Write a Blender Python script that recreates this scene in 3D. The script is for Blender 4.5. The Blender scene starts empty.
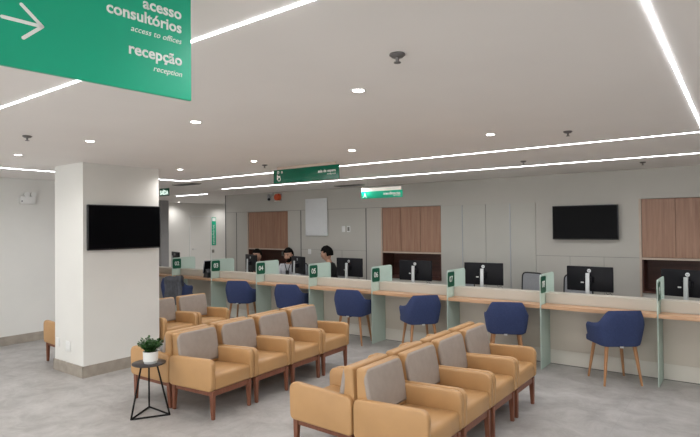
import bpy, bmesh, math, random
from mathutils import Matrix, Vector
random.seed(7)
SC = bpy.context.scene
COL = SC.collection
PI = math.pi

# ---------------------------------------------------------------- camera
cam_d = bpy.data.cameras.new('camera')
cam = bpy.data.objects.new('camera', cam_d)
COL.objects.link(cam)
F = 529.0
cam_d.sensor_fit = 'HORIZONTAL'
cam_d.sensor_width = 36.0
cam_d.lens = F / 700.0 * 36.0
cam_d.clip_start = 0.05
vx = -Vector((-360 - 350, 233 - 218.5, F)).normalized()
vy = Vector((744 - 350, 222 - 218.5, F))
vy = (vy - vx * vx.dot(vy)).normalized()
vz = -vx.cross(vy)
if vz.y > 0:
    vz = -vz
# rows = world axes written in camera coordinates (right, down, forward)
right = Vector((vx.x, vy.x, vz.x))
down = Vector((vx.y, vy.y, vz.y))
fwd = Vector((vx.z, vy.z, vz.z))
m3 = Matrix((right, -down, -fwd)).transposed()
cam.matrix_world = Matrix.Translation((0, 0, 1.7)) @ m3.to_4x4()
SC.camera = cam

# ---------------------------------------------------------------- world, exposure
world = bpy.data.worlds.new('world')
SC.world = world
world.use_nodes = True
world.node_tree.nodes['Background'].inputs[0].default_value = (0.9, 0.95, 1.0, 1)
world.node_tree.nodes['Background'].inputs[1].default_value = 0.05
SC.view_settings.view_transform = 'Standard'
SC.view_settings.look = 'None'
SC.view_settings.gamma = 1
SC.view_settings.use_curve_mapping = False
SC.view_settings.exposure = 1.6
STRIP = 8.0
SPOT = 12.0
LAMP = 7.0
SLAMP = 7.0
CEIL = 2.46
FILL = 88.0
# added fill light behind the viewpoint to brighten the room, with no known window
ad = bpy.data.lights.new('added_fill', 'AREA')
ad.shape = 'RECTANGLE'
ad.size, ad.size_y = 10.6, 2.1
ad.energy = FILL
ad.color = (0.95, 0.98, 1.0)
ao = bpy.data.objects.new('added_fill', ad)
COL.objects.link(ao)
ao.location = (-2.8, -2.93, 1.22)
ao.rotation_euler = (PI / 2, 0, PI)

# ---------------------------------------------------------------- materials
def nodes_of(name):
    m = bpy.data.materials.new(name)
    m.use_nodes = True
    nt = m.node_tree
    return m, nt, nt.nodes['Principled BSDF']

def plain(name, col, rough=0.5, metal=0.0, var=0.06, scale=8.0, bump=0.0, bscale=200.0, coat=0.0, stretch=None, spec=None):
    m, nt, b = nodes_of(name)
    b.inputs['Roughness'].default_value = rough
    b.inputs['Metallic'].default_value = metal
    if spec is not None:
        b.inputs['Specular IOR Level'].default_value = spec
    if coat:
        b.inputs['Coat Weight'].default_value = coat
    tc = nt.nodes.new('ShaderNodeTexCoord')
    mp = nt.nodes.new('ShaderNodeMapping')
    if stretch:
        mp.inputs['Scale'].default_value = stretch
    nt.links.new(tc.outputs['Object'], mp.inputs['Vector'])
    n = nt.nodes.new('ShaderNodeTexNoise')
    n.inputs['Scale'].default_value = scale
    n.inputs['Detail'].default_value = 5
    nt.links.new(mp.outputs[0], n.inputs['Vector'])
    r = nt.nodes.new('ShaderNodeValToRGB')
    r.color_ramp.elements[0].position = 0.3
    r.color_ramp.elements[1].position = 0.7
    r.color_ramp.elements[0].color = tuple(c * (1 - var) for c in col) + (1,)
    r.color_ramp.elements[1].color = tuple(min(1, c * (1 + var)) for c in col) + (1,)
    nt.links.new(n.outputs['Fac'], r.inputs[0])
    nt.links.new(r.outputs[0], b.inputs['Base Color'])
    if bump:
        n2 = nt.nodes.new('ShaderNodeTexNoise')
        n2.inputs['Scale'].default_value = bscale
        nt.links.new(mp.outputs[0], n2.inputs['Vector'])
        bp = nt.nodes.new('ShaderNodeBump')
        bp.inputs['Strength'].default_value = bump
        bp.inputs['Distance'].default_value = 0.002
        nt.links.new(n2.outputs['Fac'], bp.inputs['Height'])
        nt.links.new(bp.outputs[0], b.inputs['Normal'])
    return m

def wood(name, c1, c2, rough=0.45, stretch=(30, 30, 1.5), scale=1.0):
    m, nt, b = nodes_of(name)
    b.inputs['Roughness'].default_value = rough
    tc = nt.nodes.new('ShaderNodeTexCoord')
    mp = nt.nodes.new('ShaderNodeMapping')
    mp.inputs['Scale'].default_value = stretch
    nt.links.new(tc.outputs['Object'], mp.inputs['Vector'])
    n = nt.nodes.new('ShaderNodeTexNoise')
    n.inputs['Scale'].default_value = scale
    n.inputs['Detail'].default_value = 8
    n.inputs['Roughness'].default_value = 0.7
    n.inputs['Distortion'].default_value = 0.3
    nt.links.new(mp.outputs[0], n.inputs['Vector'])
    r = nt.nodes.new('ShaderNodeValToRGB')
    r.color_ramp.elements[0].position = 0.33
    r.color_ramp.elements[1].position = 0.68
    r.color_ramp.elements[0].color = c1 + (1,)
    r.color_ramp.elements[1].color = c2 + (1,)
    nt.links.new(n.outputs['Fac'], r.inputs[0])
    nt.links.new(r.outputs[0], b.inputs['Base Color'])
    return m

def emit(name, col, s):
    m = bpy.data.materials.new(name)
    m.use_nodes = True
    nt = m.node_tree
    nt.nodes.clear()
    o = nt.nodes.new('ShaderNodeOutputMaterial')
    e = nt.nodes.new('ShaderNodeEmission')
    e.inputs[0].default_value = col + (1,)
    e.inputs[1].default_value = s
    nt.links.new(e.outputs[0], o.inputs[0])
    return m

M = {}
M['white'] = plain('white_paint', (0.74, 0.73, 0.70), 0.7, var=0.02, scale=2)
M['ceil'] = plain('ceiling_paint', (0.86, 0.825, 0.80), 0.8, var=0.015, scale=1.5)
M['wallgrey'] = plain('warm_grey_laminate', (0.495, 0.475, 0.435), 0.5, var=0.02, scale=2)
M['panelgrey'] = plain('cabinet_grey_laminate', (0.49, 0.48, 0.44), 0.45, var=0.02, scale=2)
M['counter'] = plain('beige_laminate', (0.56, 0.51, 0.44), 0.5, var=0.02, scale=2)
M['kick'] = plain('pale_laminate', (0.64, 0.61, 0.55), 0.5, var=0.02, scale=2)
M['stone'] = plain('baseboard_stone', (0.34, 0.30, 0.255), 0.55, var=0.14, scale=9)
M['leather'] = plain('tan_leather', (0.47, 0.27, 0.118), 0.42, var=0.05, scale=6, bump=0.12, bscale=350)
M['greyfab'] = plain('taupe_upholstery', (0.335, 0.285, 0.25), 0.7, var=0.05, scale=20, bump=0.2, bscale=500)
M['legwood'] = wood('brown_leg_wood', (0.15, 0.05, 0.026), (0.24, 0.09, 0.05), 0.4, (40, 40, 3))
M['bluefab'] = plain('navy_fabric', (0.030, 0.048, 0.135), 0.85, var=0.12, scale=60, bump=0.3, bscale=700)
M['oak'] = wood('chair_leg_oak', (0.36, 0.17, 0.075), (0.50, 0.26, 0.12), 0.45, (40, 40, 3))
M['desk'] = wood('desk_wood', (0.47, 0.27, 0.15), (0.62, 0.38, 0.23), 0.4, (1.5, 30, 30))
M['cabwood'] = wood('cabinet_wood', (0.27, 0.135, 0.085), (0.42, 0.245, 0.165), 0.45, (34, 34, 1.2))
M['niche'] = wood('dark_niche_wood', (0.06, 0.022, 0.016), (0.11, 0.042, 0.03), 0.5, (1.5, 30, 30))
M['black'] = plain('black_plastic', (0.012, 0.012, 0.014), 0.35, var=0.1)
M['screen'] = plain('black_screen', (0.002, 0.002, 0.003), 0.3, var=0.05, spec=0.06)
M['blackmetal'] = plain('black_metal', (0.006, 0.006, 0.006), 0.55, var=0.1, spec=0.2)
M['monback'] = plain('monitor_back_plastic', (0.006, 0.006, 0.009), 0.45, var=0.1, spec=0.2)
M['silver'] = plain('silver_metal', (0.62, 0.63, 0.65), 0.35, metal=0.5, var=0.04)
M['steel'] = plain('brushed_steel', (0.42, 0.44, 0.48), 0.35, metal=0.7, var=0.04)
M['darkjoint'] = plain('dark_joint', (0.09, 0.09, 0.09), 0.6, var=0.05)
M['softjoint'] = plain('soft_joint', (0.24, 0.23, 0.21), 0.6, var=0.05)
M['green'] = plain('sign_green', (0.0, 0.43, 0.25), 0.35, var=0.02)
M['darkgreen'] = plain('plate_green', (0.0, 0.10, 0.05), 0.35, var=0.03)
M['signdark'] = plain('sign_deep_green', (0.0, 0.125, 0.07), 0.2, var=0.03)
M['lettering'] = plain('white_lettering', (0.92, 0.94, 0.92), 0.5, var=0.01)
M['whiteplastic'] = plain('white_plastic', (0.78, 0.78, 0.77), 0.4, var=0.02)
M['hanger'] = plain('sign_hanger_white', (0.85, 0.80, 0.72), 0.4, var=0.02)
M['hangerwarm'] = plain('sign_hanger_warm', (0.62, 0.50, 0.42), 0.4, var=0.02)
M['pot'] = plain('white_ceramic', (0.80, 0.80, 0.78), 0.3, var=0.02)
M['potband'] = plain('grey_ceramic', (0.45, 0.47, 0.48), 0.35, var=0.03)
M['leaf'] = plain('leaf_green', (0.026, 0.095, 0.016), 0.5, var=0.5, scale=25)
M['soil'] = plain('soil', (0.03, 0.02, 0.012), 0.9, var=0.3, scale=60)
M['tabletop'] = plain('dark_table_top', (0.035, 0.028, 0.028), 0.35, var=0.3, scale=20)
M['skin'] = plain('skin', (0.52, 0.29, 0.20), 0.5, var=0.05, scale=20)
M['hair'] = plain('dark_hair', (0.004, 0.003, 0.0025), 0.9, var=0.3, scale=60, spec=0.15)
M['shirtgrey'] = plain('pale_shirt', (0.50, 0.50, 0.53), 0.8, var=0.05, scale=20)
M['shirtblack'] = plain('black_shirt', (0.008, 0.008, 0.009), 0.85, var=0.1, scale=20)
M['trousers'] = plain('dark_trousers', (0.02, 0.022, 0.03), 0.85, var=0.1)
M['jacket'] = plain('dark_grey_jacket_cloth', (0.075, 0.078, 0.09), 0.9, var=0.3, scale=14, bump=0.6, bscale=40)
M['meshfab'] = plain('grey_mesh_fabric', (0.33, 0.34, 0.36), 0.8, var=0.08, scale=80)
M['orange'] = plain('orange_lens', (0.62, 0.09, 0.03), 0.3, var=0.1)
M['pillar'] = plain('grey_metal_cladding', (0.33, 0.33, 0.34), 0.4, metal=0.3, var=0.04)
M['ledge'] = plain('pale_wood_edge', (0.55, 0.44, 0.36), 0.45, var=0.05)
M['glassboard'] = plain('white_glass_board', (0.72, 0.73, 0.74), 0.12, var=0.02)
M['strip'] = emit('led_strip_light', (0.93, 0.96, 1.0), STRIP)
M['spot'] = emit('downlight_glow', (1.0, 0.95, 0.88), SPOT)
M['exitglow'] = emit('exit_letter_glow', (0.8, 1.0, 0.88), 0.45)

def mk_frosted():
    m = bpy.data.materials.new('frosted_green_glass')
    m.use_nodes = True
    nt = m.node_tree
    nt.nodes.clear()
    o = nt.nodes.new('ShaderNodeOutputMaterial')
    tr = nt.nodes.new('ShaderNodeBsdfTransparent')
    tr.inputs[0].default_value = (0.84, 0.95, 0.91, 1)
    di = nt.nodes.new('ShaderNodeBsdfDiffuse')
    tl = nt.nodes.new('ShaderNodeBsdfTranslucent')
    n = nt.nodes.new('ShaderNodeTexNoise')
    n.inputs['Scale'].default_value = 3
    r = nt.nodes.new('ShaderNodeValToRGB')
    r.color_ramp.elements[0].color = (0.78, 0.90, 0.84, 1)
    r.color_ramp.elements[1].color = (0.84, 0.94, 0.89, 1)
    nt.links.new(n.outputs['Fac'], r.inputs[0])
    nt.links.new(r.outputs[0], di.inputs[0])
    nt.links.new(r.outputs[0], tl.inputs[0])
    gl = nt.nodes.new('ShaderNodeBsdfGlossy')
    gl.inputs['Roughness'].default_value = 0.25
    a = nt.nodes.new('ShaderNodeMixShader')
    a.inputs[0].default_value = 0.45
    nt.links.new(di.outputs[0], a.inputs[1])
    nt.links.new(tl.outputs[0], a.inputs[2])
    b = nt.nodes.new('ShaderNodeMixShader')
    b.inputs[0].default_value = 0.05
    nt.links.new(a.outputs[0], b.inputs[1])
    nt.links.new(gl.outputs[0], b.inputs[2])
    c = nt.nodes.new('ShaderNodeMixShader')
    c.inputs[0].default_value = 0.72
    nt.links.new(tr.outputs[0], c.inputs[1])
    nt.links.new(b.outputs[0], c.inputs[2])
    nt.links.new(c.outputs[0], o.inputs[0])
    return m
M['glass'] = mk_frosted()

def mk_floor():
    m, nt, b = nodes_of('cement_look_floor')
    b.inputs['Roughness'].default_value = 0.42
    tc = nt.nodes.new('ShaderNodeTexCoord')
    n = nt.nodes.new('ShaderNodeTexNoise')
    n.inputs['Scale'].default_value = 3.2
    n.inputs['Detail'].default_value = 9
    n.inputs['Roughness'].default_value = 0.72
    n.inputs['Distortion'].default_value = 0.5
    nt.links.new(tc.outputs['Object'], n.inputs['Vector'])
    r = nt.nodes.new('ShaderNodeValToRGB')
    r.color_ramp.elements[0].position = 0.32
    r.color_ramp.elements[1].position = 0.70
    r.color_ramp.elements[0].color = (0.285, 0.270, 0.258, 1)
    r.color_ramp.elements[1].color = (0.485, 0.468, 0.455, 1)
    nt.links.new(n.outputs['Fac'], r.inputs[0])
    br = nt.nodes.new('ShaderNodeTexBrick')
    br.offset = 0.0
    br.inputs['Color1'].default_value = (1, 1, 1, 1)
    br.inputs['Color2'].default_value = (0.97, 0.97, 0.97, 1)
    br.inputs['Mortar'].default_value = (0.86, 0.86, 0.86, 1)
    br.inputs['Scale'].default_value = 1.0
    br.inputs['Mortar Size'].default_value = 0.002
    br.inputs['Brick Width'].default_value = 0.9
    br.inputs['Row Height'].default_value = 0.9
    nt.links.new(tc.outputs['Object'], br.inputs['Vector'])
    mx = nt.nodes.new('ShaderNodeMix')
    mx.data_type = 'RGBA'
    mx.blend_type = 'MULTIPLY'
    mx.inputs[0].default_value = 1
    nt.links.new(r.outputs[0], mx.inputs[6])
    nt.links.new(br.outputs[0], mx.inputs[7])
    nt.links.new(mx.outputs[2], b.inputs['Base Color'])
    return m
M['floor'] = mk_floor()

# ---------------------------------------------------------------- mesh helpers
def box(bm, x0, x1, y0, y1, z0, z1, r=0.0, seg=2):
    t = bmesh.new()
    bmesh.ops.create_cube(t, size=1.0)
    for v in t.verts:
        v.co = Vector(((x0 + x1) / 2 + v.co.x * (x1 - x0), (y0 + y1) / 2 + v.co.y * (y1 - y0), (z0 + z1) / 2 + v.co.z * (z1 - z0)))
    if r > 0:
        bmesh.ops.bevel(t, geom=t.edges[:], offset=r, segments=seg, profile=0.5, affect='EDGES')
    merge(bm, t)

def merge(bm, t, mat=None):
    me = bpy.data.meshes.new('tmp')
    t.to_mesh(me)
    t.free()
    if mat is not None:
        me.transform(mat)
    bm.from_mesh(me)
    bpy.data.meshes.remove(me)

def rounded(pts, r, n=5):
    out = []
    N = len(pts)
    for i in range(N):
        p0, p, p1 = Vector(pts[i - 1]), Vector(pts[i]), Vector(pts[(i + 1) % N])
        rr = r[i] if isinstance(r, (list, tuple)) else r
        a, b = (p0 - p), (p1 - p)
        rr = min(rr, a.length * 0.48, b.length * 0.48)
        if rr < 1e-5:
            out.append(p)
            continue
        A, B = p + a.normalized() * rr, p + b.normalized() * rr
        for k in range(n + 1):
            t = k / n
            out.append(A * (1 - t) ** 2 + p * 2 * t * (1 - t) + B * t ** 2)
    return out

def prism(bm, pts, axis, d0, d1, bev=0.0, seg=2):
    """extrude a 2D outline; axis 'y': pts are (x,z); 'x': pts are (y,z); 'z': pts are (x,y)"""
    t = bmesh.new()
    def P(p, d):
        return {'y': (p[0], d, p[1]), 'x': (d, p[0], p[1]), 'z': (p[0], p[1], d)}[axis]
    a = [t.verts.new(P(p, d0)) for p in pts]
    b = [t.verts.new(P(p, d1)) for p in pts]
    n = len(pts)
    f0 = t.faces.new(a)
    f1 = t.faces.new(b[::-1])
    for i in range(n):
        t.faces.new((a[i], b[i], b[(i + 1) % n], a[(i + 1) % n]))
    bmesh.ops.recalc_face_normals(t, faces=t.faces)
    if bev > 0:
        es = [e for f in (f0, f1) for e in f.edges]
        bmesh.ops.bevel(t, geom=es, offset=bev, segments=seg, profile=0.5, affect='EDGES')
    merge(bm, t)

def cyl(bm, p0, p1, r0, r1=None, n=16):
    r1 = r0 if r1 is None else r1
    p0, p1 = Vector(p0), Vector(p1)
    d = p1 - p0
    t = bmesh.new()
    bmesh.ops.create_cone(t, cap_ends=True, segments=n, radius1=r0, radius2=r1, depth=d.length)
    q = d.to_track_quat('Z', 'Y').to_matrix().to_4x4()
    merge(bm, t, Matrix.Translation((p0 + p1) / 2) @ q)

def sphere(bm, c, r, sx=1, sy=1, sz=1, u=16, v=12):
    t = bmesh.new()
    bmesh.ops.create_uvsphere(t, u_segments=u, v_segments=v, radius=r)
    merge(bm, t, Matrix.Translation(c) @ Matrix.Diagonal((sx, sy, sz, 1)))

def tube(bm, pts, r, n=8):
    for a, b in zip(pts[:-1], pts[1:]):
        cyl(bm, a, b, r, n=n)
    for p in pts[1:-1]:
        sphere(bm, p, r, u=n, v=6)

def lathe(bm, prof, n=28):
    t = bmesh.new()
    rings = []
    for r, z in prof:
        if r < 1e-6:
            rings.append([t.verts.new((0, 0, z))])
        else:
            rings.append([t.verts.new((r * math.cos(2 * PI * k / n), r * math.sin(2 * PI * k / n), z)) for k in range(n)])
    for A, B in zip(rings[:-1], rings[1:]):
        for k in range(n):
            k2 = (k + 1) % n
            if len(A) == 1 and len(B) > 1:
                t.faces.new((A[0], B[k2], B[k]))
            elif len(B) == 1 and len(A) > 1:
                t.faces.new((A[k], A[k2], B[0]))
            elif len(A) > 1:
                t.faces.new((A[k], A[k2], B[k2], B[k]))
    bmesh.ops.recalc_face_normals(t, faces=t.faces)
    merge(bm, t)

def obj(name, bm, m, parent=None, smooth=False, label=None):
    me = bpy.data.meshes.new(name)
    bm.to_mesh(me)
    bm.free()
    mats = m if isinstance(m, (list, tuple)) else [m]
    for x in mats:
        me.materials.append(M[x] if isinstance(x, str) else x)
    if smooth:
        for p in me.polygons:
            p.use_smooth = True
        me.set_sharp_from_angle(angle=math.radians(38))
    o = bpy.data.objects.new(name, me)
    COL.objects.link(o)
    if parent is not None:
        o.parent = parent
    if label:
        o['label'] = label
    return o

def B():
    return bmesh.new()

def bobj(name, dims, m, parent=None, r=0.0, label=None, seg=2):
    bm = B()
    box(bm, *dims, r=r, seg=seg)
    return obj(name, bm, m, parent, smooth=r > 0, label=label)

def tag(o, label, cat, group=None):
    o['label'] = label
    o['category'] = cat
    if group:
        o['group'] = group
    return o

def thing(name, label, cat, loc=(0, 0, 0), rz=0.0, group=None):
    o = bpy.data.objects.new(name, None)
    o.empty_display_size = 0.1
    COL.objects.link(o)
    o.location = loc
    o.rotation_euler = (0, 0, rz)
    return tag(o, label, cat, group)

def struct(name, bm, m, smooth=False, cat=None):
    o = obj(name, bm, m, smooth=smooth)
    o['kind'] = 'structure'
    return o

def kids(o):
    return [c for c in list(bpy.data.objects) if c.parent == o]

def dup(o, loc, rz, label, group=None):
    def cp(s, parent):
        c = s.copy()
        COL.objects.link(c)
        c.parent = parent
        for k in CH.get(s.name, []):
            cp(k, c)
        return c
    CH = {}
    for k in bpy.data.objects:
        if k.parent is not None:
            CH.setdefault(k.parent.name, []).append(k)
    r = cp(o, None)
    r.location = loc
    r.rotation_euler = (0, 0, rz)
    r['label'] = label
    if group:
        r['group'] = group
    return r

def text(name, body, m, parent, origin, ux, uy, width=None, size=0.1, align='LEFT', shear=0.0, bold=0.0, ext=0.0008, height=None):
    """lettering on a plane: origin, unit vectors ux (reading direction) and uy (up)"""
    cu = bpy.data.curves.new(name, 'FONT')
    cu.body = body
    cu.size = 1.0
    cu.align_x = 'LEFT'
    cu.shear = shear
    cu.offset = bold
    cu.extrude = 0.0
    cu.resolution_u = 3
    t = bpy.data.objects.new(name, cu)
    COL.objects.link(t)
    bpy.context.view_layer.update()
    dg = bpy.context.evaluated_depsgraph_get()
    me = bpy.data.meshes.new_from_object(t.evaluated_get(dg))
    bpy.data.objects.remove(t)
    bpy.data.curves.remove(cu)
    xs = [v.co.x for v in me.vertices]
    w = max(xs) - min(xs)
    s = width / w if width else size
    x0 = min(xs)
    off = {'LEFT': -x0, 'RIGHT': -x0 - w, 'CENTER': -x0 - w / 2}[align]
    ux, uy = Vector(ux), Vector(uy)
    n = ux.cross(uy)
    sy = s
    if height:
        ys = [v.co.y for v in me.vertices]
        sy = height / (max(ys) - min(ys))
    mt = Matrix((ux * s, uy * sy, n)).transposed().to_4x4()
    mt = Matrix.Translation(Vector(origin) + n * ext) @ mt @ Matrix.Translation((off, 0, 0))
    bm = B()
    bm.from_mesh(me)
    bpy.data.meshes.remove(me)
    bmesh.ops.transform(bm, matrix=mt, verts=bm.verts)
    r = bmesh.ops.extrude_face_region(bm, geom=bm.faces[:])
    vs = [g for g in r['geom'] if isinstance(g, bmesh.types.BMVert)]
    bmesh.ops.translate(bm, vec=-n * ext * 0.9, verts=vs)
    bmesh.ops.recalc_face_normals(bm, faces=bm.faces)
    return obj(name, bm, m, parent)

# ================================================================ SETTING
bm = B(); box(bm, -14.2, 3.2, -3.2, 13.2, -0.1, 0.0)
struct('floor', bm, 'floor')
bm = B(); box(bm, -14.2, 3.2, -3.2, 13.2, CEIL, CEIL + 0.1)
struct('ceiling', bm, 'ceil')
bm = B(); box(bm, -8.8, -8.7, -3.0, 5.4, 0, CEIL)
struct('wall_left', bm, 'white')
bm = B(); box(bm, -13.8, -8.8, 5.3, 5.4, 0, CEIL)
struct('wall_hall', bm, 'white')
bm = B(); box(bm, -13.9, -13.8, 5.3, 13.0, 0, CEIL)
struct('wall_far', bm, 'white')
bm = B(); box(bm, -13.9, 3.1, 13.0, 13.1, 0, CEIL)
struct('wall_rear', bm, 'white')
bm = B(); box(bm, 3.0, 3.1, -3.0, 9.0, 0, CEIL)
struct('wall_right', bm, 'white')
bm = B(); box(bm, -8.8, 3.1, -3.1, -3.0, 0, CEIL)
struct('wall_front', bm, 'white')

bm = B()
for k in range(8):
    x = -8.12 + k * 1.52
    box(bm, x - 0.03, x + 0.03, -3.0, -2.91, 0.1, 2.35)
box(bm, -8.15, 2.55, -3.0, -2.91, 2.29, 2.35)
box(bm, -8.15, 2.55, -3.0, -2.91, 0.1, 0.16)
struct('added_window_frame', bm, 'silver')  # made-up frame bars around the added fill light, out of view
YB = 8.4
NICHES = [(-9.19, -7.94), (-5.50, -4.27), (-1.16, 0.07)]
bm = B()
box(bm, -9.98, 3.0, YB, 8.95, 2.04, CEIL)
xs = [-9.98] + [v for n in NICHES for v in n] + [3.0]
for i in range(0, len(xs), 2):
    box(bm, xs[i], xs[i + 1], YB, 8.95, 0, 2.04)
for a, b in NICHES:
    box(bm, a, b, 8.80, 8.95, 0, 2.04)
struct('wall_back', bm, 'wallgrey')
bm = B(); box(bm, -9.98, -9.88, 8.95, 13.0, 0, CEIL)
struct('wall_corridor', bm, 'white')
# column with the television
bm = B(); box(bm, -6.735, -6.05, 3.02, 3.995, 0, CEIL)
o = struct('wall_column', bm, 'white')

def base(name, dims):
    bm = B(); box(bm, *dims, r=0.003, seg=1)
    struct(name, bm, 'stone')
bm = B()
box(bm, -6.745, -6.04, 3.005, 3.02, 0, 0.13)
box(bm, -6.75, -6.735, 3.005, 4.01, 0, 0.13)
box(bm, -6.05, -6.035, 3.005, 4.01, 0, 0.13)
box(bm, -6.735, -6.05, 3.995, 4.01, 0, 0.13)
struct('baseboard_column', bm, 'stone')
base('baseboard_left', (-8.70, -8.685, -3.0, 5.4, 0, 0.13))
base('baseboard_far', (-13.80, -13.785, 5.4, 13.0, 0, 0.10))
base('baseboard_right', (2.985, 3.0, -3.0, 8.4, 0, 0.12))

# joints in the cladding of the back wall
trim_n = 0
def trim(dims, m):
    global trim_n
    trim_n += 1
    bm = B(); box(bm, *dims)
    struct('trim_%d' % trim_n, bm, m)
trim((-9.99, -9.965, YB - 0.006, YB, 0, CEIL), 'darkjoint')
trim((-9.60, -9.585, YB - 0.004, YB, 0, 2.04), 'darkjoint')
trim((-7.57, -7.552, YB - 0.004, YB, 0, 2.04), 'darkjoint')
trim((-5.88, -5.862, YB - 0.004, YB, 0, 2.04), 'darkjoint')
trim((-9.965, -4.27, YB - 0.002, YB, 2.041, 2.048), 'softjoint')
trim((-7.552, -5.88, YB - 0.002, YB, 1.212, 1.217), 'softjoint')
trim((-6.47, -6.462, YB - 0.002, YB, 0, 1.212), 'softjoint')
trim((-2.62, -1.19, YB - 0.002, YB, 1.207, 1.213), 'softjoint')
trim((-2.122, -2.117, YB - 0.002, YB, 0, 1.207), 'softjoint')
trim((-1.65, -1.645, YB - 0.002, YB, 0, 1.207), 'softjoint')
# reveal on both sides of each niche
for a, b in NICHES:
    trim((a - 0.028, a, YB - 0.004, YB, 0, 2.04), 'ledge')

# door on the far wall of the corridor
bm = B()
box(bm, -13.8, -13.78, 10.17, 10.21, 0, 2.05)
box(bm, -13.8, -13.78, 10.98, 11.02, 0, 2.05)
box(bm, -13.8, -13.78, 10.17, 11.02, 2.03, 2.07)
struct('door_1', bm, 'whiteplastic')
d = bpy.data.objects['door_1']
bobj('door_leaf', (-13.8, -13.79, 10.215, 10.975, 0.01, 2.025), 'white', d)
bm = B(); cyl(bm, (-13.79, 10.28, 1.03), (-13.73, 10.28, 1.03), 0.01); cyl(bm, (-13.735, 10.28, 1.03), (-13.735, 10.40, 1.03), 0.009)
obj('door_handle', bm, 'silver', d)

# ================================================================ CEILING LIGHTS
def spot_lamp(parent, loc, e, col, ang):
    ld = bpy.data.lights.new('lamp', 'SPOT')
    ld.energy = e
    ld.color = col
    ld.spot_size = math.radians(ang)
    ld.spot_blend = 1.0
    ld.shadow_soft_size = 0.05
    lo = bpy.data.objects.new('lamp', ld)
    COL.objects.link(lo)
    lo.parent = parent
    lo.location = loc

def strip(label, x0, x1, y0, y1):
    bm = B(); box(bm, x0, x1, y0, y1, CEIL - 0.003, CEIL)
    o = obj('led_strip', bm, 'strip')
    tag(o, label, 'ceiling light', 'linear ceiling lights')
    L = max(x1 - x0, y1 - y0)
    n = max(1, round(L / 1.3))
    for k in range(n):
        u = (k + 0.5) / n
        spot_lamp(o, (x0 + (x1 - x0) * (u if x1 - x0 > y1 - y0 else 0.5), y0 + (y1 - y0) * (u if y1 - y0 > x1 - x0 else 0.5), CEIL - 0.03), SLAMP * L / n / 1.3, (0.97, 0.985, 1.0), 172)
W = 0.0062
strip('linear ceiling light running behind the large hanging direction sign', -7.34, -0.26, 1.34 - W, 1.34 + W)
strip('linear ceiling light running away towards the counter at upper right', -0.26 - W, -0.26 + W, 1.34 + W, 5.31 - W)
strip('linear ceiling light parallel to the counter, nearer of the two, behind the dark green sign', -7.34, -0.26 , 5.31 - W, 5.31 + W)
strip('linear ceiling light over the left wall passage, cut by the white column', -7.34 - W, -7.34 + W, 1.34 + W, 5.31 - W)
strip('long linear ceiling light directly above the clerks behind the counter', -8.32, 2.2, 6.92 - W, 6.92 + W)
strip('short linear ceiling light in the far corridor near the door', -10.95, -9.8, 7.72 - W, 7.72 + W)

def downlight(x, y, label, power=1.0):
    t = thing('recessed_downlight', label, 'ceiling light', (x, y, CEIL), 0, 'recessed round downlights')
    bm = B(); lathe(bm, [(0.033, -0.001), (0.034, -0.005), (0.046, -0.005), (0.048, -0.001), (0.048, 0.0), (0.033, 0.0), (0.033, -0.001)], 24)
    obj('rim', bm, 'whiteplastic', t)
    bm = B(); lathe(bm, [(0.0, -0.003), (0.033, -0.003)], 24)
    obj('lens', bm, 'spot', t)
    spot_lamp(t, (0, 0, -0.05), LAMP * power, (1.0, 0.975, 0.945), 165)
DL = [(-5.92, 2.30, 'recessed downlight nearest the left edge, left of the column'),
      (-4.54, 2.33, 'recessed downlight in front of the column, right of the sprinkler'),
      (-3.145, 2.38, 'recessed downlight just below the right end of the large hanging sign'),
      (-1.72, 2.40, 'large-looking recessed downlight near the centre top of the ceiling'),
      (-5.88, 4.20, 'recessed downlight just right of the column top'),
      (-4.53, 4.23, 'recessed downlight left above the dark green hanging sign'),
      (-3.14, 4.26, 'recessed downlight right of the dark green hanging sign'),
      (-1.70, 4.27, 'recessed downlight in the right part of the ceiling near the far linear light'),
      (-13.45, 9.55, 'small downlight washing the far corridor wall, left one'),
      (-13.35, 11.35, 'small downlight washing the far corridor wall by the grey edge, right one')]
for x, y, l in DL:
    downlight(x, y, l)
for x, y in ((-11.5, 6.8), (-11.8, 10.2)):
    downlight(x, y, 'added downlight brightening the far hall, hidden from view', 5.0)  # extra lamps added only to brighten the hall
for x, y in ((1.0, -0.6), (-1.2, -0.6), (-3.4, -0.6), (-5.6, -0.6), (-1.2, -2.2), (-4.5, -2.2), (-7.3, 0.4), (0.3, 0.9), (1.4, 2.4), (1.4, 4.3)):
    downlight(x, y, 'added unseen downlight on the ceiling behind the viewpoint', 1.4)  # unseen lamps added for more light on surfaces facing the camera

def sprinkler(x, y, label, s=0.8):
    t = thing('fire_sprinkler', label, 'sprinkler', (x, y, CEIL), 0, 'ceiling sprinklers and detectors')
    bm = B(); lathe(bm, [(0, 0), (0.042 * s, 0), (0.045 * s, -0.006), (0.030 * s, -0.016), (0.0, -0.018)], 20)
    obj('rose', bm, 'steel', t, True)
    bm = B(); cyl(bm, (0, 0, -0.045 * s), (0, 0, -0.016), 0.008 * s, 0.012 * s, 10)
    lathe(bm, [(0, -0.045 * s), (0.020 * s, -0.047 * s), (0.020 * s, -0.051 * s), (0, -0.053 * s)], 16)
    obj('nozzle', bm, 'steel', t, True)
M['steel2'] = plain('dull_steel', (0.16, 0.15, 0.15), 0.4, metal=0.4, var=0.1)
sprinkler(-4.67, 1.88, 'metal fire sprinkler below the left light line, near the left edge')
sprinkler(-4.70, 4.57, 'small sprinkler on the ceiling left of the dark green sign')
sprinkler(-1.22, 2.0, 'metal fire sprinkler near the centre of the ceiling, the largest', 0.8)
sprinkler(-1.15, 4.55, 'metal fire sprinkler above the far light lines at right')
sprinkler(-2.12, 6.35, 'sprinkler between the two long light lines')
sprinkler(-1.0, 7.45, 'sprinkler close to the back wall above the wall television')
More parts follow.
